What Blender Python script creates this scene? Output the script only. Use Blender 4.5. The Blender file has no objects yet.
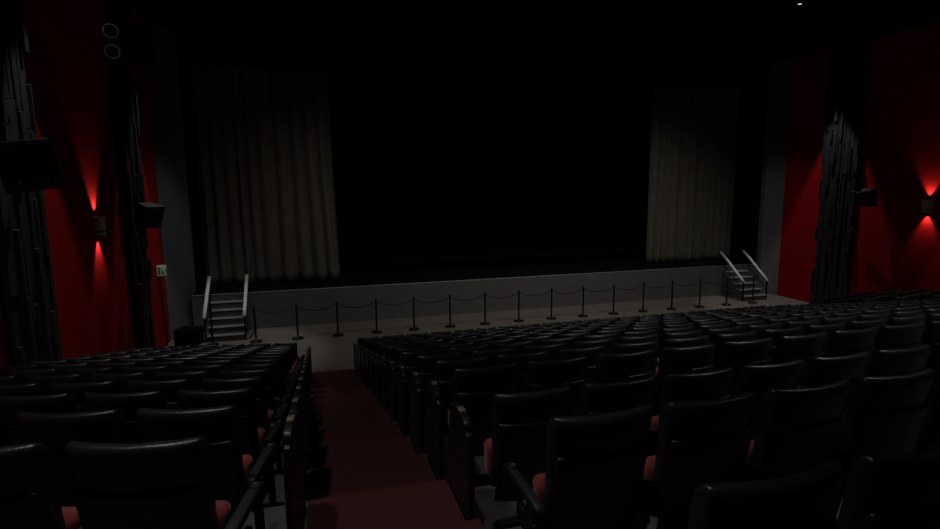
import bpy, bmesh, math, random
from mathutils import Vector, Matrix

S = bpy.context.scene
COL = S.collection
PI = math.pi

# ------------------------------------------------------------------ camera
FPX, YAW, PITCH, ROLL = 566.25, 0.275, 0.145, -0.008
cam_d = bpy.data.cameras.new('camera')
cam = bpy.data.objects.new('camera', cam_d)
COL.objects.link(cam)
cam_d.sensor_fit = 'HORIZONTAL'
cam_d.sensor_width = 36.0
cam_d.lens = FPX * 36.0 / 940.0
cam_d.clip_start = 0.05
cam_d.clip_end = 200
fw = Vector((math.sin(YAW) * math.cos(PITCH), math.cos(YAW) * math.cos(PITCH), -math.sin(PITCH)))
rt = Vector((math.cos(YAW), -math.sin(YAW), 0))
up = rt.cross(fw)
r2 = rt * math.cos(ROLL) + up * math.sin(ROLL)
u2 = -rt * math.sin(ROLL) + up * math.cos(ROLL)
cam.matrix_world = Matrix(((r2.x, u2.x, -fw.x, 0), (r2.y, u2.y, -fw.y, 0), (r2.z, u2.z, -fw.z, 0), (0, 0, 0, 1)))
S.camera = cam

# ------------------------------------------------------------------ view + world
S.view_settings.view_transform = 'Standard'
S.view_settings.look = 'None'
S.view_settings.gamma = 1
S.view_settings.use_curve_mapping = False
S.view_settings.exposure = 0.0
w = bpy.data.worlds.new('world')
S.world = w
w.use_nodes = True
w.node_tree.nodes['Background'].inputs[0].default_value = (0, 0, 0, 1)
w.node_tree.nodes['Background'].inputs[1].default_value = 0.0

CEIL = 4.3          # ceiling height relative to the camera
XC = 6.57           # centre line of the hall
XL, XR = -3.95, 17.09
FLOOR = -4.39


def spot(name, loc, aim, power, cone, blend=0.3, col=(1, 1, 1), r=0.05):
    d = bpy.data.lights.new(name, 'SPOT')
    d.energy = power
    d.spot_size = math.radians(cone)
    d.spot_blend = blend
    d.color = col
    d.shadow_soft_size = r
    o = bpy.data.objects.new(name, d)
    COL.objects.link(o)
    o.location = loc
    o.rotation_euler = Vector(aim).to_track_quat('-Z', 'Y').to_euler()
    return o


WARM = (1.0, 0.93, 0.84)
COOL = (0.95, 0.97, 1.0)
# house lights: recessed downlights before the stage and over the seats, then added fill spots
for lx, pw in ((1.4, 150), (4.3, 120), (7.2, 190), (9.6, 200), (11.8, 210)):
    spot('front_downlight', (lx, 12.6, CEIL - .05), (0, .62, -1), pw, 96, 1, WARM, .1)
for sgn, X in ((1, XL), (-1, XR)):
    spot('stair_downlight', (X + sgn * 1.35, 16.3, CEIL - .05), (0, .12, -1), 120 if sgn > 0 else 70, 46, .7, COOL, .08)
for lx, cone, pw in ((-1.7, 60, 150), (6.0, 86, 260), (9.8, 88, 230), (12.4, 60, 110)):
    for ly in (3.4, 8.8):
        if ly > 5:
            pw, cone, lx = (70, 56, -2.3) if lx < 0 else (pw, min(cone, 84), lx)
        spot('seat_downlight', (lx, ly, CEIL - .05), (0, 0.0, -1), pw, 110 if lx < 0 and ly < 5 else cone, .7, COOL, .15)
spot('aisle_downlight', (0.0, 2.2, CEIL - .05), (0.03, 0.0, -1), 95, 34, .5, WARM, .1)
spot('side_fill', (-1.2, 11.6, CEIL - .05), (0, 0, -1), 32, 66, .6, COOL, .1)  # added fill to brighten the left sconce body and the wall below
for lx in (4.5, 8.5):
    spot('rear_fill', (lx, -3.6, CEIL - .3), (0, 1, -.36), 60, 46, .8, COOL, .15)  # added fill from behind for the stage front, curtains and seat backs
spot('rear_fill', (0.5, -3.6, CEIL - .4), (-.19, 1, -.05), 35, 17, .6, COOL, .1)  # narrow added fill aimed at the high left speaker and pillar top
# wall washers over each pillar: their cones draw the scallops on the red walls
for ly in (9.65, 15.1):
    for sgn, X in ((1, XL), (-1, XR)):
        spot('wall_washer', (X + sgn * 1.08, ly, CEIL - .1), (0, 0, -1), 250 if sgn > 0 else 310, 45, .3, (1, .97, .93), .04)


# ------------------------------------------------------------------ materials
def mat(name, col, rough=.6, metal=0.0, noise=0.0, nscale=8.0, bump=0.0, bscale=60.0, spec=.5, sheen=0.0, emit=None, estr=0.0):
    m = bpy.data.materials.new(name)
    m.use_nodes = True
    nt = m.node_tree
    b = nt.nodes['Principled BSDF']
    b.inputs['Roughness'].default_value = rough
    b.inputs['Metallic'].default_value = metal
    b.inputs['Specular IOR Level'].default_value = spec
    b.inputs['Sheen Weight'].default_value = sheen
    tc = nt.nodes.new('ShaderNodeTexCoord')
    if noise > 0:
        n = nt.nodes.new('ShaderNodeTexNoise')
        n.inputs['Scale'].default_value = nscale
        n.inputs['Detail'].default_value = 6
        nt.links.new(tc.outputs['Object'], n.inputs['Vector'])
        rp = nt.nodes.new('ShaderNodeValToRGB')
        rp.color_ramp.elements[0].position = .3
        rp.color_ramp.elements[1].position = .7
        rp.color_ramp.elements[0].color = tuple(c * (1 - noise) for c in col) + (1,)
        rp.color_ramp.elements[1].color = tuple(min(1, c * (1 + noise)) for c in col) + (1,)
        nt.links.new(n.outputs['Fac'], rp.inputs['Fac'])
        nt.links.new(rp.outputs['Color'], b.inputs['Base Color'])
    else:
        b.inputs['Base Color'].default_value = tuple(col) + (1,)
    if bump > 0:
        n2 = nt.nodes.new('ShaderNodeTexNoise')
        n2.inputs['Scale'].default_value = bscale
        n2.inputs['Detail'].default_value = 3
        nt.links.new(tc.outputs['Object'], n2.inputs['Vector'])
        bp = nt.nodes.new('ShaderNodeBump')
        bp.inputs['Strength'].default_value = bump
        bp.inputs['Distance'].default_value = .01
        nt.links.new(n2.outputs['Fac'], bp.inputs['Height'])
        nt.links.new(bp.outputs['Normal'], b.inputs['Normal'])
    if emit:
        b.inputs['Emission Color'].default_value = tuple(emit) + (1,)
        b.inputs['Emission Strength'].default_value = estr
    return m


M = {
    'vinyl': mat('black_vinyl', (.024, .025, .027), .33, bump=.12, bscale=90, spec=.5),
    'shell': mat('black_seat_shell', (.018, .0185, .02), .36, bump=.05, bscale=200),
    'red_seat': mat('red_seat_fabric', (.36, .047, .043), .75, noise=.15, nscale=30, bump=.2, bscale=300, sheen=.3),
    'arm': mat('dark_armrest_plastic', (.024, .025, .027), .5, bump=.05, bscale=150),
    'steel': mat('black_painted_steel', (.012, .012, .013), .45, metal=.2),
    'cap': mat('tan_wood_cap', (.30, .20, .13), .5, noise=.2, nscale=20),
    'concrete': mat('seating_tread_paint', (.11, .105, .10), .8, noise=.2, nscale=5, bump=.1),
    'floor': mat('stage_apron_floor', (.20, .18, .158), .85, noise=.12, nscale=3, bump=.08),
    'carpet': mat('dark_red_carpet', (.10, .016, .015), .95, noise=.25, nscale=120, bump=.4, bscale=400, sheen=.1),
    'redwall': mat('red_wall_fabric', (.45, .008, .006), .95, noise=.05, nscale=3, bump=.15, bscale=250, spec=.1),
    'plank': mat('black_diffuser_plank', (.038, .041, .047), .45, noise=.25, nscale=6, bump=.1, bscale=40),
    'greywall': mat('grey_panel_paint', (.18, .184, .195), .8, noise=.06, nscale=3),
    'fascia': mat('grey_stage_fascia', (.145, .148, .158), .75, noise=.08, nscale=4, bump=.05),
    'nosing': mat('stage_nosing_metal', (.5, .5, .5), .45, metal=.6),
    'black': mat('matt_black_paint', (.006, .006, .006), .9, noise=.1, spec=.1),
    'stagetop': mat('black_stage_floor', (.008, .008, .008), .9, noise=.2, spec=.1),
    'ceiling': mat('black_ceiling', (.010, .010, .010), .9, noise=.1, spec=.1),
    'curtain': mat('beige_grey_velvet', (.36, .345, .30), .95, noise=.12, nscale=2, bump=.2, bscale=150, spec=.1, sheen=.1),
    'screen': mat('dark_screen_cloth', (.0015, .0015, .0015), .9, spec=.05),
    'tread': mat('stair_tread', (.10, .10, .105), .7, noise=.1),
    'stripnose': mat('pale_stair_nosing', (.55, .55, .57), .6, noise=.05),
    'railing': mat('pale_grey_handrail', (.8, .8, .82), .5, noise=.06),
    'post': mat('black_stanchion_metal', (.01, .01, .011), .4, metal=.4),
    'rope': mat('dark_red_rope', (.05, .010, .010), .9, bump=.4, bscale=200),
    'speaker': mat('black_speaker_cabinet', (.018, .018, .019), .55, bump=.15, bscale=200),
    'grille': mat('speaker_grille', (.010, .010, .010), .7, bump=.4, bscale=400),
    'cone': mat('speaker_cone', (.03, .03, .031), .35),
    'ring': mat('speaker_ring_metal', (.35, .35, .35), .35, metal=.8),
    'sconce': mat('grey_sconce_metal', (.8, .8, .8), .5, metal=.1, noise=.08, nscale=20),
    'dark': mat('dark_slot', (.01, .01, .01), .7),
    'signbox': mat('sign_box_white', (.55, .56, .5), .5),
    'signface': mat('sign_face_lit', (.5, .52, .45), .5, emit=(.7, .75, .6), estr=.10),
    'signgreen': mat('sign_green', (.01, .16, .05), .5, emit=(.02, .3, .08), estr=.04),
    'lens': mat('lamp_lens', (.9, .85, .8), .3, emit=(1, .8, .7), estr=1.2),
    'white_can': mat('downlight_lens', (.9, .9, .9), .3, emit=(1, 1, 1), estr=1.0),
}


# ------------------------------------------------------------------ helpers
def link(name, bm, m, parent=None, smooth=False, bevel=0.0, seg=2):
    me = bpy.data.meshes.new(name)
    bmesh.ops.recalc_face_normals(bm, faces=bm.faces)
    bm.to_mesh(me)
    bm.free()
    if smooth:
        for p in me.polygons:
            p.use_smooth = True
    me.materials.append(M[m])
    o = bpy.data.objects.new(name, me)
    COL.objects.link(o)
    if parent:
        o.parent = parent
    if bevel > 0:
        md = o.modifiers.new('bevel', 'BEVEL')
        md.width = bevel
        md.segments = seg
        md.limit_method = 'ANGLE'
        md.angle_limit = math.radians(40)
    return o


def tag(o, label, cat, group=None):
    o['label'] = label
    o['category'] = cat
    if group:
        o['group'] = group
    return o


def struct(o):
    o['kind'] = 'structure'
    return o


def empty(name, loc, rz=0.0):
    o = bpy.data.objects.new(name, None)
    o.empty_display_size = .1
    COL.objects.link(o)
    o.location = loc
    o.rotation_euler = (0, 0, rz)
    return o


def box(bm, x0, x1, y0, y1, z0, z1, T=None):
    vs = [bm.verts.new((x, y, z)) for x in (x0, x1) for y in (y0, y1) for z in (z0, z1)]
    for f in ((0, 1, 3, 2), (4, 6, 7, 5), (0, 4, 5, 1), (2, 3, 7, 6), (0, 2, 6, 4), (1, 5, 7, 3)):
        bm.faces.new([vs[i] for i in f])
    if T:
        bmesh.ops.transform(bm, matrix=T, verts=vs)
    return vs


def prism(bm, poly, z0, z1):
    a = [bm.verts.new((p[0], p[1], z0)) for p in poly]
    b = [bm.verts.new((p[0], p[1], z1)) for p in poly]
    n = len(poly)
    bm.faces.new(a[::-1])
    bm.faces.new(b)
    for i in range(n):
        j = (i + 1) % n
        bm.faces.new((a[i], a[j], b[j], b[i]))


def tube(bm, pts, r, n=10, flat=None):
    """swept tube along pts; flat=(w,h) gives a rounded flat bar"""
    pts = [Vector(p) for p in pts]
    rings = []
    for i, p in enumerate(pts):
        t = (pts[min(i + 1, len(pts) - 1)] - pts[max(i - 1, 0)]).normalized()
        a = Vector((0, 0, 1)).cross(t)
        if a.length < .02:
            a = Vector((1, 0, 0))
        a.normalize()
        b = t.cross(a)
        rr = r[i] if isinstance(r, (list, tuple)) else r
        ring = []
        for k in range(n):
            c, s = math.cos(2 * PI * k / n), math.sin(2 * PI * k / n)
            if flat:
                c = math.copysign(abs(c) ** .4, c) * flat[0] / 2
                s = math.copysign(abs(s) ** .4, s) * flat[1] / 2
                ring.append(bm.verts.new(p + a * c + b * s))
            else:
                ring.append(bm.verts.new(p + (a * c + b * s) * rr))
        rings.append(ring)
    for A, B in zip(rings, rings[1:]):
        for k in range(n):
            bm.faces.new((A[k], A[(k + 1) % n], B[(k + 1) % n], B[k]))
    bm.faces.new(rings[0][::-1])
    bm.faces.new(rings[-1])


def lathe(bm, prof, n=20, T=None):
    rings = []
    allv = []
    for r, z in prof:
        ring = [bm.verts.new((r * math.cos(2 * PI * k / n), r * math.sin(2 * PI * k / n), z)) for k in range(n)]
        rings.append(ring)
        allv += ring
    for A, B in zip(rings, rings[1:]):
        for k in range(n):
            bm.faces.new((A[k], A[(k + 1) % n], B[(k + 1) % n], B[k]))
    bm.faces.new(rings[0][::-1])
    bm.faces.new(rings[-1])
    if T:
        bmesh.ops.transform(bm, matrix=T, verts=allv)


def pad(bm, levels, curve=.05, n=40, e=.30):
    """stack of rounded cross sections (z, half width, y centre, thickness) bent into an arc"""
    rings = []
    for z, hw, yc, th in levels:
        ring = []
        for k in range(n):
            a = 2 * PI * k / n
            c, s = math.cos(a), math.sin(a)
            x = math.copysign(abs(c) ** e, c) * hw
            y = math.copysign(abs(s) ** e, s) * th / 2
            ring.append(bm.verts.new((x, yc + y + curve * (x / .235) ** 2, z)))
        rings.append(ring)
    for A, B in zip(rings, rings[1:]):
        for k in range(n):
            bm.faces.new((A[k], A[(k + 1) % n], B[(k + 1) % n], B[k]))
    bm.faces.new(rings[0][::-1])
    bm.faces.new(rings[-1])


def copy_tree(o, parent=None):
    c = o.copy()
    COL.objects.link(c)
    c.parent = parent
    for ch in list(o.children):
        copy_tree(ch, c)
    return c


# ------------------------------------------------------------------ seating geometry
NR = 14                                    # rows 0 (nearest) .. 13 (by the stage)
TAN = math.tan(math.radians(11.8))


def row_y(k):
    return 2.05 + .799 * k


def row_z(k, mid=False):                   # tread height of a row; the nearest rows of the middle block sit lower
    z = max(-(.888 + .1945 * k + .97), FLOOR)
    return z - (.105 if mid and k < 0 else .085 if mid and k <= 1 else 0)


def edge_y(k):                             # rear edge of the tread of row k
    return row_y(k) - .06


AL0, AL1 = -.10, .83                       # left aisle
AR0, AR1 = 2 * XC - AL1, 2 * XC - AL0      # right aisle


def treads(bm, xa, xb, sa, sb, k0=-3, mid=False):
    """stepped floor between x=xa and x=xb; sa/sb are the y offsets of the rows at each side"""
    for k in range(k0, NR):
        y0, y1 = edge_y(k), edge_y(k + 1)
        if k == k0:
            y0 -= 3.5
        prism(bm, [(xa, y0 + sa), (xb, y0 + sb), (xb, y1 + sb), (xa, y1 + sa)], -4.7, row_z(k, mid) if k < NR - 1 else FLOOR)


bm = bmesh.new()
treads(bm, XL, -.39, TAN * (-.39 - XL), 0)
treads(bm, -.39, AL0, 0, 0)
treads(bm, AL0, AL1, 0, 0)
treads(bm, AL1, AR0, 0, 0, mid=True)
treads(bm, AR0, AR1, 0, 0)
treads(bm, AR1, AR1 + .27, 0, 0)
treads(bm, AR1 + .27, XR, 0, TAN * (XR - AR1 - .27))
struct(link('floor', bm, 'concrete'))
bm = bmesh.new()
box(bm, XL, XR, 12.6, 20.6, -4.7, FLOOR - .0)
struct(link('floor_front', bm, 'floor'))

bm = bmesh.new()
for k in range(-3, NR):
    y0, y1 = edge_y(k), edge_y(k + 1)
    if k == -3:
        y0 -= 1.5

    if k == NR - 1:
        y1 = 13.27
    z = row_z(k) if k < NR - 1 else FLOOR
    box(bm, AL0, AL1, y0, y1, z - .18, z + .014)
tag(link('aisle_carpet', bm, 'carpet', bevel=.012), 'dark red carpet running down the stepped aisle between the seat blocks', 'carpet')

# ------------------------------------------------------------------ room shell
for nm, x0, x1 in (('wall_left', XL - .25, XL), ('wall_right', XR, XR + .25)):
    bm = bmesh.new()
    box(bm, x0, x1, -4.2, 17.3, -4.7, CEIL)
    struct(link(nm, bm, 'redwall'))
bm = bmesh.new()
box(bm, XL - .25, XR + .25, -4.45, -4.2, -4.7, CEIL)
struct(link('wall_back', bm, 'black'))
bm = bmesh.new()
box(bm, XL - .25, XR + .25, 20.6, 20.85, -4.7, CEIL)
struct(link('wall_stage', bm, 'black'))
bm = bmesh.new()
box(bm, XL - .25, XR + .25, -4.45, 20.85, CEIL, CEIL + .2)
struct(link('ceiling', bm, 'ceiling'))
# grey angled returns beside the stage, then black
for nm, s in (('wall_return_left', 1), ('wall_return_right', -1)):
    X = (lambda v: v) if s == 1 else (lambda v: 2 * XC - v)
    bm = bmesh.new()
    pw, pe = (.5, 18.55) if s == 1 else (.36, 17.85)
    prism(bm, [(X(XL - .25), 17.3), (X(XL), 17.3), (X(XL + pw), pe), (X(XL + pw), pe + .2), (X(XL - .25), pe + .2)], -4.7, CEIL)
    struct(link(nm, bm, 'greywall'))
    bm = bmesh.new()
    box(bm, min(X(XL - .25), X(XL + pw)), max(X(XL - .25), X(XL + pw)), pe + .2, 20.6, -4.7, CEIL)
    struct(link(nm.replace('return', 'wing'), bm, 'black'))
# stage
ST_Y, ST_Z = 17.97, -3.248
bm = bmesh.new()
box(bm, XL + .5, XR - .36, ST_Y, 18.02, FLOOR, ST_Z - .03)
struct(link('stage_fascia', bm, 'fascia'))
bm = bmesh.new()
box(bm, XL + .5, XR - .36, 18.02, 20.6, FLOOR, ST_Z)
struct(link('stage_floor', bm, 'stagetop'))
bm = bmesh.new()
box(bm, XL + .5, XR - .36, ST_Y - .01, 18.02, ST_Z - .03, ST_Z + .002)
struct(link('trim_stage_edge', bm, 'nosing', bevel=.008))
# header above the curtains
bm = bmesh.new()
box(bm, XL + .5, XR - .36, 19.1, 19.25, 3.5, CEIL)
struct(link('wall_stage_header', bm, 'black'))
bm = bmesh.new()
n = 160
for i in range(n):
    x0 = .9 + (12.25 - .9) * i / n
    x1 = .9 + (12.25 - .9) * (i + 1) / n
    a0, a1 = .03 * math.sin(i * .9), .035 * math.sin((i + 1) * .9)
    vs = [bm.verts.new(p) for p in ((x0, 19.3 + a0, 3.24), (x1, 19.3 + a1, 3.24), (x1, 19.3 + a1, 3.9), (x0, 19.3 + a0, 3.9))]
    bm.faces.new(vs)
bmesh.ops.remove_doubles(bm, verts=bm.verts, dist=.0005)
bmesh.ops.solidify(bm, geom=bm.faces[:], thickness=.02)
tag(link('valance', bm, 'black', smooth=True), 'narrow black pleated valance hanging above the screen between the two curtains', 'valance')
# screen
scr = empty('projection_screen', (XC, 20.2, -3.0))
tag(scr, 'huge unlit black screen at the back of the stage between the curtains', 'screen')
bm = bmesh.new()
box(bm, -6.6, 6.6, 0, .02, .25, 6.3)
link('screen_cloth', bm, 'screen', scr)
bm = bmesh.new()
for a in ((-6.7, -6.6, .15, 6.4), (6.6, 6.7, .15, 6.4), (-6.6, 6.6, .15, .25), (-6.6, 6.6, 6.3, 6.4)):
    box(bm, a[0], a[1], -.05, .06, a[2], a[3])
for x in (-6, 0, 6):
    box(bm, x - .04, x + .04, .0, .12, -.248, .16)
link('screen_frame', bm, 'black', scr)


# curtains -----------------------------------------------------------
def curtain(name, x0, x1, z0, z1, y, seed, label, flare):
    rnd = random.Random(seed)
    nf = 15
    centres = []
    x = 0
    while x < 1:
        wd = rnd.uniform(.07, .125)
        centres.append((x, x + wd, rnd.uniform(.6, 1.0)))
        x += wd
    nx, nz = 300, 30

    def fold(u):
        for a, b, s in centres:
            if a <= u <= b:
                t = (u - a) / (b - a)
                return -s * abs(math.sin(PI * t)) ** 1.1
        return 0
    bm = bmesh.new()
    g = []
    for j in range(nz + 1):
        v = j / nz
        z = z0 + (z1 - z0) * v
        row = []
        for i in range(nx + 1):
            u = i / nx
            drift = .01 * math.sin(9 * u + 3 * v + seed)
            amp = .17 + .10 * (1 - v)
            xx = x0 + (x1 - x0) * u
            xx += flare * (1 - v) ** 2 * (u if flare > 0 else (1 - u))
            row.append(bm.verts.new((xx, y + amp * fold(min(1, max(0, u + drift * (1 - v)))) + .02 * math.sin(40 * u), z + (.015 * math.sin(50 * u) if j == 0 else 0))))
        g.append(row)
    for j in range(nz):
        for i in range(nx):
            bm.faces.new((g[j][i], g[j][i + 1], g[j + 1][i + 1], g[j + 1][i]))
    bmesh.ops.solidify(bm, geom=bm.faces[:], thickness=.015)
    c = empty(name, (0, 0, 0))
    c.location = ((x0 + x1) / 2, y, z0)
    o = link('curtain_cloth', bm, 'curtain', c, smooth=True)
    o.location = (-(x0 + x1) / 2, -y, -z0)
    bm = bmesh.new()
    box(bm, (x0 - x1) / 2, (x1 - x0) / 2, -.10, .06, z1 - z0 - .14, z1 - z0 + .02)
    h = link('heading_band', bm, 'curtain', c, bevel=.01)
    h['label'] = 'stitched band along the top edge'
    tag(c, label, 'curtain')
    return c


curtain('stage_curtain', -3.30, .78, -3.20, 3.72, 19.6, 3, 'tall beige-grey pleated curtain hanging left of the screen, behind the left stairs', .16)
curtain('stage_curtain', 12.84, 16.66, -3.20, 3.68, 19.6, 8, 'tall beige-grey pleated curtain hanging right of the screen, beside the right stairs', -.10)


# stage stairs ---------------------------------------------------------
def stairs(xc, label):
    yb = 16.75
    t = empty('stage_stairs', (xc, yb, FLOOR))
    tag(t, label, 'stairs', 'stage stairs')
    n = 6
    rise = (ST_Z - FLOOR) / n
    run = (ST_Y - .015 - yb) / (n - 1)
    bm = bmesh.new()
    for i in range(n - 1):
        box(bm, -.47, .47, i * run, (n - 1) * run, i * rise, (i + 1) * rise - .025)
    link('step_body', bm, 'tread', t)
    for i in range(n - 1):
        bm = bmesh.new()
        box(bm, -.48, .48, i * run - .02, (i + 1) * run, (i + 1) * rise - .025, (i + 1) * rise)
        tr = link('tread', bm, 'tread', t, bevel=.004)
        bm = bmesh.new()
        box(bm, -.48, .48, i * run - .026, i * run + .03, (i + 1) * rise - .028, (i + 1) * rise + .004)
        nz = link('nosing', bm, 'stripnose', tr)
        nz['label'] = 'pale nosing strip'
    for sx in (-.52, .52):
        r = empty('railing', (sx, 0, 0))
        r.parent = t
        r['label'] = 'pale grey sloping handrail on dark posts'
        bm = bmesh.new()
        tube(bm, [(0, -.02, .70), (0, .25, .90), (0, .95, 1.43), (0, 1.3, 1.66)], .03, 12, flat=(.095, .055))
        link('handrail', bm, 'railing', r, smooth=True)
        bm = bmesh.new()
        tube(bm, [(0, .0, .38), (0, .25, .56), (0, .95, 1.1), (0, 1.3, 1.33)], .014, 8)
        link('lower_rail', bm, 'post', r, smooth=True)
        for py, zb, zt in ((0.03, 0, .71), (1.28, ST_Z - FLOOR, 1.64)):
            bm = bmesh.new()
            box(bm, -.022, .022, py - .022, py + .022, zb, zt)
            link('post', bm, 'post', r)
    return t


stairs(-2.42, 'short grey stairs with pale handrails up to the left end of the stage')
stairs(2 * XC + 2.42, 'short grey stairs with pale handrails up to the right end of the stage')

# stanchions and ropes ---------------------------------------------------
X0, DX, YS = -2.716, 1.118, 16.43


def make_stanchion():
    t = empty('stanchion', (0, 0, 0))
    bm = bmesh.new()
    lathe(bm, [(.16, 0), (.165, .012), (.16, .03), (.09, .045), (.035, .06), (.03, .09)], 24)
    link('base', bm, 'post', t, smooth=True)
    bm = bmesh.new()
    lathe(bm, [(.026, .08), (.026, .93), (.036, .935), (.036, .95), (.024, .955)], 16)
    link('pole', bm, 'post', t, smooth=True)
    bm = bmesh.new()
    lathe(bm, [(.02, .95), (.034, .965), (.038, .985), (.025, 1.0), (.005, 1.005)], 16)
    link('finial', bm, 'post', t, smooth=True)
    for s in (-1, 1):
        bm = bmesh.new()
        tube(bm, [(s * .03, 0, .90), (s * .055, 0, .90), (s * .06, 0, .915)], .007, 8)
        link('rope_hook', bm, 'post', t, smooth=True)
    return t


def ordw(n):
    w_ = ['first', 'second', 'third', 'fourth', 'fifth', 'sixth', 'seventh', 'eighth', 'ninth', 'tenth', 'eleventh', 'twelfth',
          'thirteenth', 'fourteenth', 'fifteenth', 'sixteenth', 'seventeenth', 'eighteenth', 'nineteenth', 'twentieth', 'twenty-first']
    return w_[n - 1]


st0 = make_stanchion()
rope0 = None
NS = 17
for i in range(NS):
    o = st0 if i == 0 else copy_tree(st0)
    o.location = (X0 + DX * i, YS, FLOOR)
    if i == 0:
        lb = 'black rope stanchion at the foot of the left stairs, leftmost of the line'
    elif i == NS - 1:
        lb = 'black rope stanchion at the right end of the line, before the right stairs'
    elif i <= 8:
        lb = 'black rope stanchion, %s from the left stairs in the line before the stage' % ordw(i + 1)
    else:
        lb = 'black rope stanchion, %s from the right end of the line before the stage' % ordw(NS - i)
    tag(o, lb, 'stanchion', 'rope stanchions in front of the stage')
for i in range(1, NS - 1):
    if rope0 is None:
        bm = bmesh.new()
        pts = []
        L = DX - .13
        for k in range(19):
            u = k / 18 * 2 - 1
            pts.append((u * L / 2, 0, .905 - .115 * (1 - u * u) ** 1.0))
        tube(bm, pts, .014, 10)
        rope0 = link('barrier_rope', bm, 'rope', smooth=True)
        o = rope0
    else:
        o = rope0.copy()
        COL.objects.link(o)
    o.location = (X0 + DX * (i + .5), YS, FLOOR)
    if i <= 8:
        lb = 'dark red sagging rope hung between the %s and %s stanchions from the left' % (ordw(i + 1), ordw(i + 2))
    else:
        lb = 'dark red sagging rope hung between the %s and %s stanchions from the right' % (ordw(NS - i - 1), ordw(NS - i))
    tag(o, lb, 'rope', 'ropes of the stage barrier')


# wall pillars of staggered planks ----------------------------------------
def pillar(side, yc, hw, seed, label):
    X = XL if side == 1 else XR
    t = empty('acoustic_pillar', (X, yc, FLOOR))
    tag(t, label, 'pillar', 'black plank pillars on the red walls')
    H = CEIL - FLOOR
    bm = bmesh.new()
    box(bm, min(0, side * .12), max(0, side * .12), -hw * .85, hw * .85, 0, H)
    link('backing', bm, 'black', t)
    rnd = random.Random(seed)
    bm = bmesh.new()
    for layer in range(2):
        y = -hw
        while y < hw - .03:
            wd = min(rnd.uniform(.14, .24) if layer == 0 else rnd.uniform(.08, .14), hw - y)
            z = rnd.uniform(-.6, 0)
            while z < H:
                ln = rnd.uniform(.7, 1.9) if layer == 0 else rnd.uniform(.35, 1.1)
                d0 = .1 if layer == 0 else .15
                d1 = rnd.uniform(.14, .20) if layer == 0 else rnd.uniform(.19, .27)
                if layer == 0 or rnd.random() < .6:
                    z0, z1 = max(0, z), min(H, z + ln - .02)
                    if z1 - z0 > .05:
                        jit = rnd.uniform(-.05, .05) if abs(y + hw) < .01 else 0
                        box(bm, min(side * d0, side * d1), max(side * d0, side * d1), y + jit + .005, y + wd - .015, z0, z1)
                z += ln
            y += wd + (0 if layer == 0 else rnd.uniform(.02, .12))
    link('plank_cladding', bm, 'plank', t, bevel=.006, seg=1)
    return t


pillar(1, 9.2, .62, 11, 'broad black pillar of staggered planks, nearest on the left wall')
pillar(1, 14.6, .56, 5, 'narrow black pillar of staggered planks on the left wall beside the exit sign')
pillar(-1, 14.95, .66, 7, 'black pillar of staggered planks on the right wall')


# sconces -----------------------------------------------------------------
def sconce(side, yc, label, power):
    X = XL if side == 1 else XR
    zc = -.78
    t = empty('wall_sconce', (X, yc, zc))
    tag(t, label, 'wall light', 'up and down sconces on the red walls')

    def half(bm, r, z0, z1, depth=.16, x0=0.0):
        poly = [(side * x0, -r)]
        for k in range(13):
            a = -PI / 2 + PI * k / 12
            poly.append((side * (x0 + depth * math.cos(a) ** .7 if abs(math.cos(a)) > 1e-6 else x0 + .001), r * math.sin(a)))
        poly.append((side * x0, r))
        pp = []
        for p in poly:
            if not pp or (abs(p[0] - pp[-1][0]) + abs(p[1] - pp[-1][1])) > .002:
                pp.append(p)
        prism(bm, pp, z0, z1)
    bm = bmesh.new()
    half(bm, .15, -.09, .18)
    link('body', bm, 'sconce', t, bevel=.004)
    bm = bmesh.new()
    half(bm, .135, -.12, -.09, .14)
    s_ = link('slot', bm, 'dark', t)
    bm = bmesh.new()
    half(bm, .15, -.18, -.12)
    link('lower_band', bm, 'sconce', t, bevel=.004)
    bm = bmesh.new()
    box(bm, min(0, side * .02), max(0, side * .02), -.07, .07, -.17, .17)
    link('wall_plate', bm, 'dark', t)
    for dz, az in ((.19, 1), (-.19, -1)):
        bm = bmesh.new()
        lathe(bm, [(.045, 0), (.045, .012)], 20, Matrix.Translation((side * .085, 0, dz - .006)))
        link('lamp_lens', bm, 'dark', t)
        l = spot('sconce_lamp', (0, 0, 0), (-side * .22, 0, az), power * 6.5, 72, .75, (1, .75, .68), .012)
        l.parent = t
        l.location = (side * .09, 0, dz + .03 * az)
    return t


sconce(1, 12.4, 'small grey up-and-down wall light on the left red wall', 3.2)
sconce(-1, 12.1, 'small dark up-and-down wall light on the right red wall', 3.2)


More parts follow.
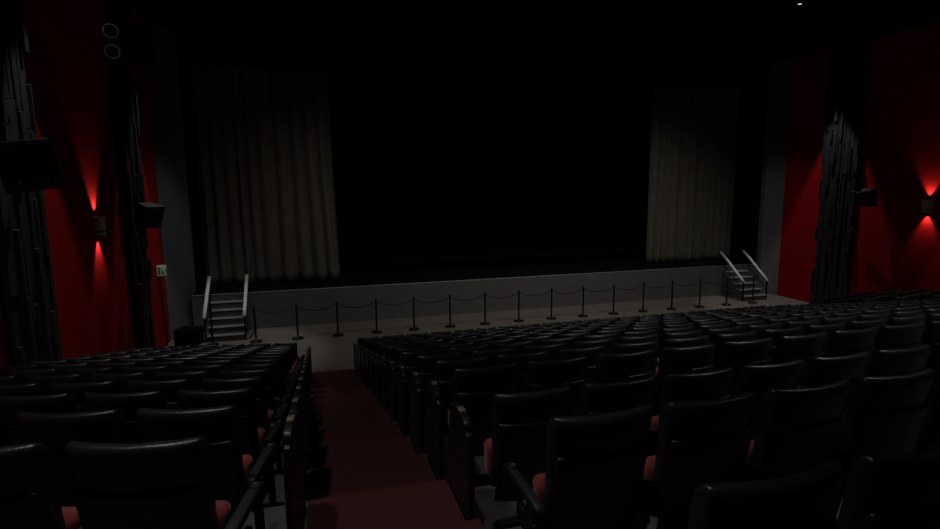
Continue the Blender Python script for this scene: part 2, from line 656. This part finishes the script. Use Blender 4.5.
# speakers -----------------------------------------------------------------
def speaker(loc, size, dirv, roll, label, drivers, bracket):
    """drivers: list of (x, z, r) on the front face; the front looks along dirv"""
    w_, h_, d_ = size
    t = empty('loudspeaker', loc)
    d = Vector(dirv).normalized()
    q = d.to_track_quat('-Y', 'Z')
    t.rotation_mode = 'QUATERNION'
    from mathutils import Quaternion
    t.rotation_quaternion = q @ Quaternion((0, 1, 0), roll)
    tag(t, label, 'speaker')
    bm = bmesh.new()
    vs = box(bm, -w_ / 2, w_ / 2, 0, d_, -h_ / 2, h_ / 2)
    for v in vs:
        if v.co.y > d_ / 2:
            v.co.x *= .72
            v.co.z *= .8
    link('cabinet', bm, 'speaker', t, bevel=.012)
    bm = bmesh.new()
    zt = h_ / 2 - .03
    zb = max(z + r for x, z, r in drivers) + .02 if drivers else -h_ / 2
    box(bm, -w_ / 2 + .03, w_ / 2 - .03, -.02, .0, zb, zt)
    link('grille', bm, 'grille', t, bevel=.006)
    for x, z, r in drivers:
        bm = bmesh.new()
        T = Matrix.Translation((x, -.002, z)) @ Matrix.Rotation(PI / 2, 4, 'X')
        lathe(bm, [(r, -.01), (r, .018), (r * .86, .018), (r * .84, .004), (r * .84, -.01)], 28, T)
        rg = link('driver_ring', bm, 'ring', t, smooth=False)
        bm = bmesh.new()
        lathe(bm, [(r * .84, -.004), (r * .84, .004), (r * .25, .002), (r * .22, .012), (r * .05, .018)], 24, T)
        link('driver_cone', bm, 'cone', rg, smooth=True)
    bm = bmesh.new()
    B = t.rotation_quaternion.to_matrix().inverted() @ (Vector(bracket) - Vector(loc))
    tube(bm, [(0, d_ * .8, 0), tuple(B)], .03, 10)
    link('bracket', bm, 'steel', t)
    return t


# near left: hangs in front of the nearest pillar, tilted down
speaker((-3.20, 8.05, .22), (.60, .62, .34), (.30, -.9, -.30), -.13, 'black loudspeaker with two round horns, tilted down before the nearest left pillar',
        [(-.14, -.21, .08), (.14, -.21, .08)], (-3.58, 8.9, .4))
# high left, lying on its side
speaker((-2.93, 11.75, 2.48), (.74, .80, .40), (.30, -1, -.10), PI / 2, 'black loudspeaker with two round drivers, high under the ceiling at the left',
        [(-.17, -.27, .12), (.17, -.27, .12)], (-2.9, 12.2, 4.29))
# lower left beside second pillar
speaker((-3.25, 13.75, -.72), (.46, .52, .36), (.8, -.6, -.42), 0, 'smaller black loudspeaker halfway up the narrow left pillar',
        [(-.1, -.17, .06), (.1, -.17, .06)], (-3.58, 14.28, -.6))
speaker((16.42, 13.4, -.62), (.46, .52, .36), (-.8, -.6, -.42), 0, 'smaller black loudspeaker on the near side of the right pillar',
        [(-.1, -.17, .06), (.1, -.17, .06)], (16.72, 14.26, -.4))

# exit sign on the left wall ------------------------------------------------
sg = empty('exit_sign', (XL, 16.55, -2.27))
tag(sg, 'small lit exit sign with green figures projecting from the left wall', 'sign')
bm = bmesh.new()
box(bm, 0, .20, -.09, .09, -.14, .14)
link('sign_box', bm, 'signbox', sg, bevel=.01)
bm = bmesh.new()
box(bm, .015, .185, -.094, -.089, -.125, .125)
f = link('sign_face', bm, 'signface', sg)
f['label'] = 'pale lit face'
bm = bmesh.new()
box(bm, .03, .09, -.098, -.093, -.105, .105)      # doorway block
box(bm, .11, .175, -.098, -.093, -.105, .0)
box(bm, .11, .135, -.098, -.093, .0, .105)
link('green_pictogram', bm, 'signgreen', f)
bm = bmesh.new()
box(bm, .20, .204, -.075, .075, -.12, .12)
f2 = link('sign_face', bm, 'signface', sg)
bm = bmesh.new()
box(bm, .204, .208, -.055, -.012, -.09, .09)
box(bm, .204, .208, .012, .055, -.09, .03)
link('green_pictogram', bm, 'signgreen', f2)
bm = bmesh.new()
tube(bm, [(XL + .05, 16.6, -2.40), (XL + .05, 16.6, -3.0), (XL + .045, 16.72, -3.6), (XL + .045, 16.74, FLOOR)], .018, 8)
tag(link('cable_conduit', bm, 'tread', smooth=True), 'thin grey conduit running down the wall below the exit sign', 'conduit')

# low black box by the grey panel
eq = empty('equipment_box', (-3.35, 16.75, FLOOR), -.3)
tag(eq, 'low black equipment box on the floor left of the left stairs', 'box')
bm = bmesh.new()
box(bm, -.3, .3, -.25, .25, 0, .46)
link('case', bm, 'black', eq, bevel=.02)
bm = bmesh.new()
tube(bm, [(-.1, 0, .46), (-.1, 0, .52), (.1, 0, .52), (.1, 0, .46)], .014, 8)
link('handle', bm, 'arm', eq, smooth=True)

# ceiling downlight that is visible
cl = empty('ceiling_downlight', (11.87, 11.95, CEIL))
tag(cl, 'tiny bright downlight in the black ceiling at the upper right', 'ceiling light')
bm = bmesh.new()
lathe(bm, [(.09, -.03), (.10, -.02), (.10, 0)], 20)
link('trim_ring', bm, 'steel', cl)
bm = bmesh.new()
lathe(bm, [(.04, -.034), (.04, -.028)], 20)
link('lens', bm, 'white_can', cl)
cm = empty('ceiling_speaker', (1.0, 12.6, CEIL))
tag(cm, 'dim round fitting in the black ceiling above the left curtain', 'fitting')
bm = bmesh.new()
lathe(bm, [(.10, -.06), (.14, -.04), (.15, 0)], 20)
link('housing', bm, 'steel', cm)
bm = bmesh.new()
lathe(bm, [(.09, -.066), (.09, -.058)], 20)
link('cover', bm, 'sconce', cm)


# ------------------------------------------------------------------ cinema seats
def make_seat(side):
    t = empty('cinema_seat', (0, 0, 0))
    bm = bmesh.new()
    lv = []
    for q in range(7):                       # rolled bottom edge
        a = q / 6 * PI / 2
        lv.append((.36 + .03 * (1 - math.cos(a)), .21 + .022 * math.sin(a), .105, .03 + .06 * math.sin(a)))
    for z, hw in ((.5, .220), (.62, .223), (.74, .228), (.84, .233), (.90, .235)):
        lv.append((z, hw, .105 - (z - .36) * .19, .09))
    for q in range(1, 9):
        a = q / 8 * PI / 2
        z = .90 + .07 * math.sin(a)
        lv.append((z, .235 - .018 * (1 - math.cos(a)) ** 1.6, .105 - (z - .36) * .19, .09 * max(.14, math.cos(a) ** .7)))
    pad(bm, lv)
    link('backrest', bm, 'vinyl', t, smooth=True)
    bm = bmesh.new()
    lv = []
    for z, hw, th in ((.28, .20, .02), (.285, .21, .03), (.32, .206, .034), (.5, .210, .034), (.7, .216, .034), (.775, .219, .040), (.790, .217, .036), (.797, .212, .020)):
        lv.append((z, hw, .105 - (z - .36) * .19 - .045, th))
    pad(bm, lv)
    link('back_shell', bm, 'shell', t, smooth=True)
    # tipped-up seat cushion
    bm = bmesh.new()
    lv = []
    for q in range(6):
        a = q / 5 * PI / 2
        lv.append((.40 + .04 * (1 - math.cos(a)), .215 + .02 * math.sin(a), .185, .03 + .07 * math.sin(a)))
    lv += [(.46, .239, .187, .10), (.50, .240, .190, .10), (.57, .239, .192, .095)]
    for q in range(1, 8):
        a = q / 7 * PI / 2
        lv.append((.57 + .055 * math.sin(a), .243 - .03 * (1 - math.cos(a)), .193 + .008 * math.sin(a), .095 * max(.1, math.cos(a))))
    pad(bm, lv, curve=.0)
    s = link('seat', bm, 'red_seat', t, smooth=True)
    s['label'] = 'red tipped-up seat cushion'
    bm = bmesh.new()
    pad(bm, [(.34, .2, .20, .08), (.35, .215, .205, .11), (.41, .225, .215, .10), (.48, .215, .247, .03), (.57, .21, .25, .03), (.58, .2, .25, .01)], curve=0)
    link('seat_pan', bm, 'shell', s, smooth=True)
    # armrest and its stand on one side
    x = side * .2775
    a = arm_part(t, x, .052)
    return t


def arm_part(t, x, w_, cap=False):
    bm = bmesh.new()
    pts = [(x, .03, .538), (x, .08, .552), (x, .28, .556), (x, .42, .552), (x, .46, .538)]
    tube(bm, pts, .02, 16, flat=(w_, .042))
    a = link('armrest', bm, 'arm', t, smooth=True)
    bm = bmesh.new()
    T = Matrix.Translation((x, .40, .566))
    lathe(bm, [(.026, 0), (.028, .012), (.023, .012), (.021, .004)], 18, T)
    link('cup_ring', bm, 'steel', a, smooth=True)
    bm = bmesh.new()
    tube(bm, [(x, .14, .54), (x, .15, .3), (x, .17, .03)], .02, 10, flat=(.026, .10))
    l = link('leg', bm, 'steel', t)
    bm = bmesh.new()
    box(bm, x - .03, x + .03, .04, .32, 0, .016)
    link('foot', bm, 'steel', l, bevel=.004)
    bm = bmesh.new()
    box(bm, x - .016, x + .016, .08, .30, .36, .46)
    link('hinge_box', bm, 'steel', l, bevel=.01)
    return a


def make_end_stand():
    t = empty('row_end_stand', (0, 0, 0))
    prof = [(.20, .015), (.70, .015), (.71, .1), (.70, .5), (.66, .62), (.60, .68), (.50, .705), (.38, .71), (.28, .69), (.22, .64), (.20, .56), (.19, .3)]
    bm = bmesh.new()
    a = [bm.verts.new((-.020, p[0], p[1])) for p in prof]
    b = [bm.verts.new((.020, p[0], p[1])) for p in prof]
    bm.faces.new(a)
    bm.faces.new(b[::-1])
    for i in range(len(a)):
        j = (i + 1) % len(a)
        bm.faces.new((a[i], a[j], b[j], b[i]))
    link('side_panel', bm, 'shell', t, bevel=.008)
    bm = bmesh.new()
    tube(bm, [(0, .24, .675), (0, .29, .705), (0, .38, .722), (0, .50, .716), (0, .60, .692), (0, .66, .635)], .03, 12, flat=(.05, .022))
    link('edge_pad', bm, 'shell', t, smooth=True)
    bm = bmesh.new()
    tube(bm, [(0, .38, .728), (0, .41, .729), (0, .45, .727)], .03, 12, flat=(.042, .02))
    c = link('wooden_cap', bm, 'cap', t, smooth=True)
    c['label'] = 'tan wooden cap on top of the stand'
    bm = bmesh.new()
    box(bm, -.026, .026, .22, .68, 0, .018)
    link('foot', bm, 'steel', t, bevel=.004)
    return t


protoL = make_seat(-1)      # arm on its left
protoR = make_seat(1)       # arm on its right
proto_end = make_end_stand()
used = {'L': False, 'R': False, 'E': False}


def place(kind, loc, rz):
    p = {'L': protoL, 'R': protoR, 'E': proto_end}[kind]
    o = copy_tree(p)
    o.location = loc
    o.rotation_euler = (0, 0, rz)
    return o


def in_view(x, y, z, m=1.0):
    """azimuth test against the photographed wedge of the hall, with a margin"""
    az = math.degrees(math.atan2(x, y))
    return -27.5 < az < 58.0 and y > .6


P_ = .555
ANG = math.radians(12)
n_seat = 0


def seat(kind, loc, rz, j, k, block):
    global n_seat
    o = place(kind, loc, rz)
    tag(o, 'black cinema seat, %s from the aisle, %s, %s block' % (ordw(j + 1), row_word(k), block), 'seat', 'cinema seats of the %s block' % block)
    n_seat += 1
    return o


def row_word(k):
    if k < 0:
        return 'row at the bottom edge'
    if k <= 6:
        return ('nearest full row', 'second nearest row', 'third nearest row', 'fourth nearest row', 'fifth nearest row', 'sixth nearest row', 'seventh nearest row')[k]
    return ('front row by the stage', 'second row from the stage', 'third row from the stage', 'fourth row from the stage', 'fifth row from the stage',
            'sixth row from the stage', 'seventh row from the stage')[NR - 1 - k]


# left block, rows turned towards the stage
first = True
ux, uy = math.cos(ANG), -math.sin(ANG)
for k in range(0, NR):
    z = row_z(k)
    for j in range(6):
        d = .25 + P_ * j
        x = -.39 - d * ux
        y = row_y(k) - d * uy
        if not in_view(x + .25, y, z):
            continue
        o = seat('L', (x, y, z), -ANG, j, k, 'left')
        if j == 0:
            if first:                      # armrest on the aisle side of the end seat
                xa = .2775
                before = set(bpy.data.objects)
                arm_part(o, xa, .052)
                first = False
                extra = [q for q in bpy.data.objects if q not in before and q.parent == o]
            else:
                for q in extra:
                    copy_tree(q, o)
    if k > 0:
        o = place('E', (-.200, row_y(k) - .04, z), -ANG / 2)
        tag(o, 'black row-end stand with tan cap, left block, %s' % row_word(k), 'armrest', 'row-end stands of the left block')
far = []
# middle block
for k in range(-1, NR):
    z = row_z(k, True)
    for j in range(20):
        x, y = 1.165 + P_ * j + (.018 if k < 3 else .032) * math.sin(k * 2.3), row_y(k) - (.11 if k < 0 else .02)
        x += .05 if k < 0 else 0
        if not in_view(x - .25, y, z) or (k == -1 and j > 3):
            continue
        if k == NR - 1 and j > 16:
            far.append((x, y, z, 0))
            continue
        o = seat('R', (x, y, z), 0, j, k, 'middle')
        if j == 0 and k <= 0:
            arm_part(o, -.2775, .045)
    if k > 0:
        o = place('E', (.858, row_y(k), z), 0)
        tag(o, 'black row-end stand with tan cap, middle block, %s' % row_word(k), 'armrest', 'row-end stands of the middle block')
# right block, mirrored
for k in range(7, NR):
    z = row_z(k)
    for j in range(6):
        d = .225 + P_ * j
        x = 2 * XC + .39 + d * ux
        y = row_y(k) - d * uy
        if not in_view(x - .25, y, z):
            continue
        if k >= NR - 2:
            far.append((x, y, z, ANG))
            continue
        seat('R', (x, y, z), ANG, j, k, 'right')
# past three hundred seats: the smallest ones, at the far right of the two front rows, as one object
bm = bmesh.new()
mats = []
for x, y, z, a in far:
    for ob in [protoR] + list(protoR.children) + [g for c in protoR.children for g in c.children]:
        if ob.type != 'MESH':
            continue
        m_ = ob.data.materials[0]
        if m_ not in mats:
            mats.append(m_)
        n0, f0 = len(bm.verts), len(bm.faces)
        bm.from_mesh(ob.data)
        bm.verts.ensure_lookup_table()
        bm.faces.ensure_lookup_table()
        bmesh.ops.transform(bm, matrix=Matrix.Translation((x, y, z)) @ Matrix.Rotation(a, 4, 'Z'), verts=bm.verts[n0:])
        bm.faces.ensure_lookup_table()
        for f_ in bm.faces[f0:]:
            f_.material_index = mats.index(m_)
            f_.smooth = True
me = bpy.data.meshes.new('far_cinema_seats')
bm.to_mesh(me)
bm.free()
for m_ in mats:
    me.materials.append(m_)
fs = bpy.data.objects.new('far_cinema_seats', me)
COL.objects.link(fs)
tag(fs, 'black cinema seats at the far right of the two rows by the stage', 'seats')
fs['kind'] = 'stuff'
for p in (protoL, protoR, proto_end):       # the patterns themselves stay out of the scene
    for c in [g for ch in p.children for g in ch.children] + list(p.children) + [p]:
        bpy.data.objects.remove(c)
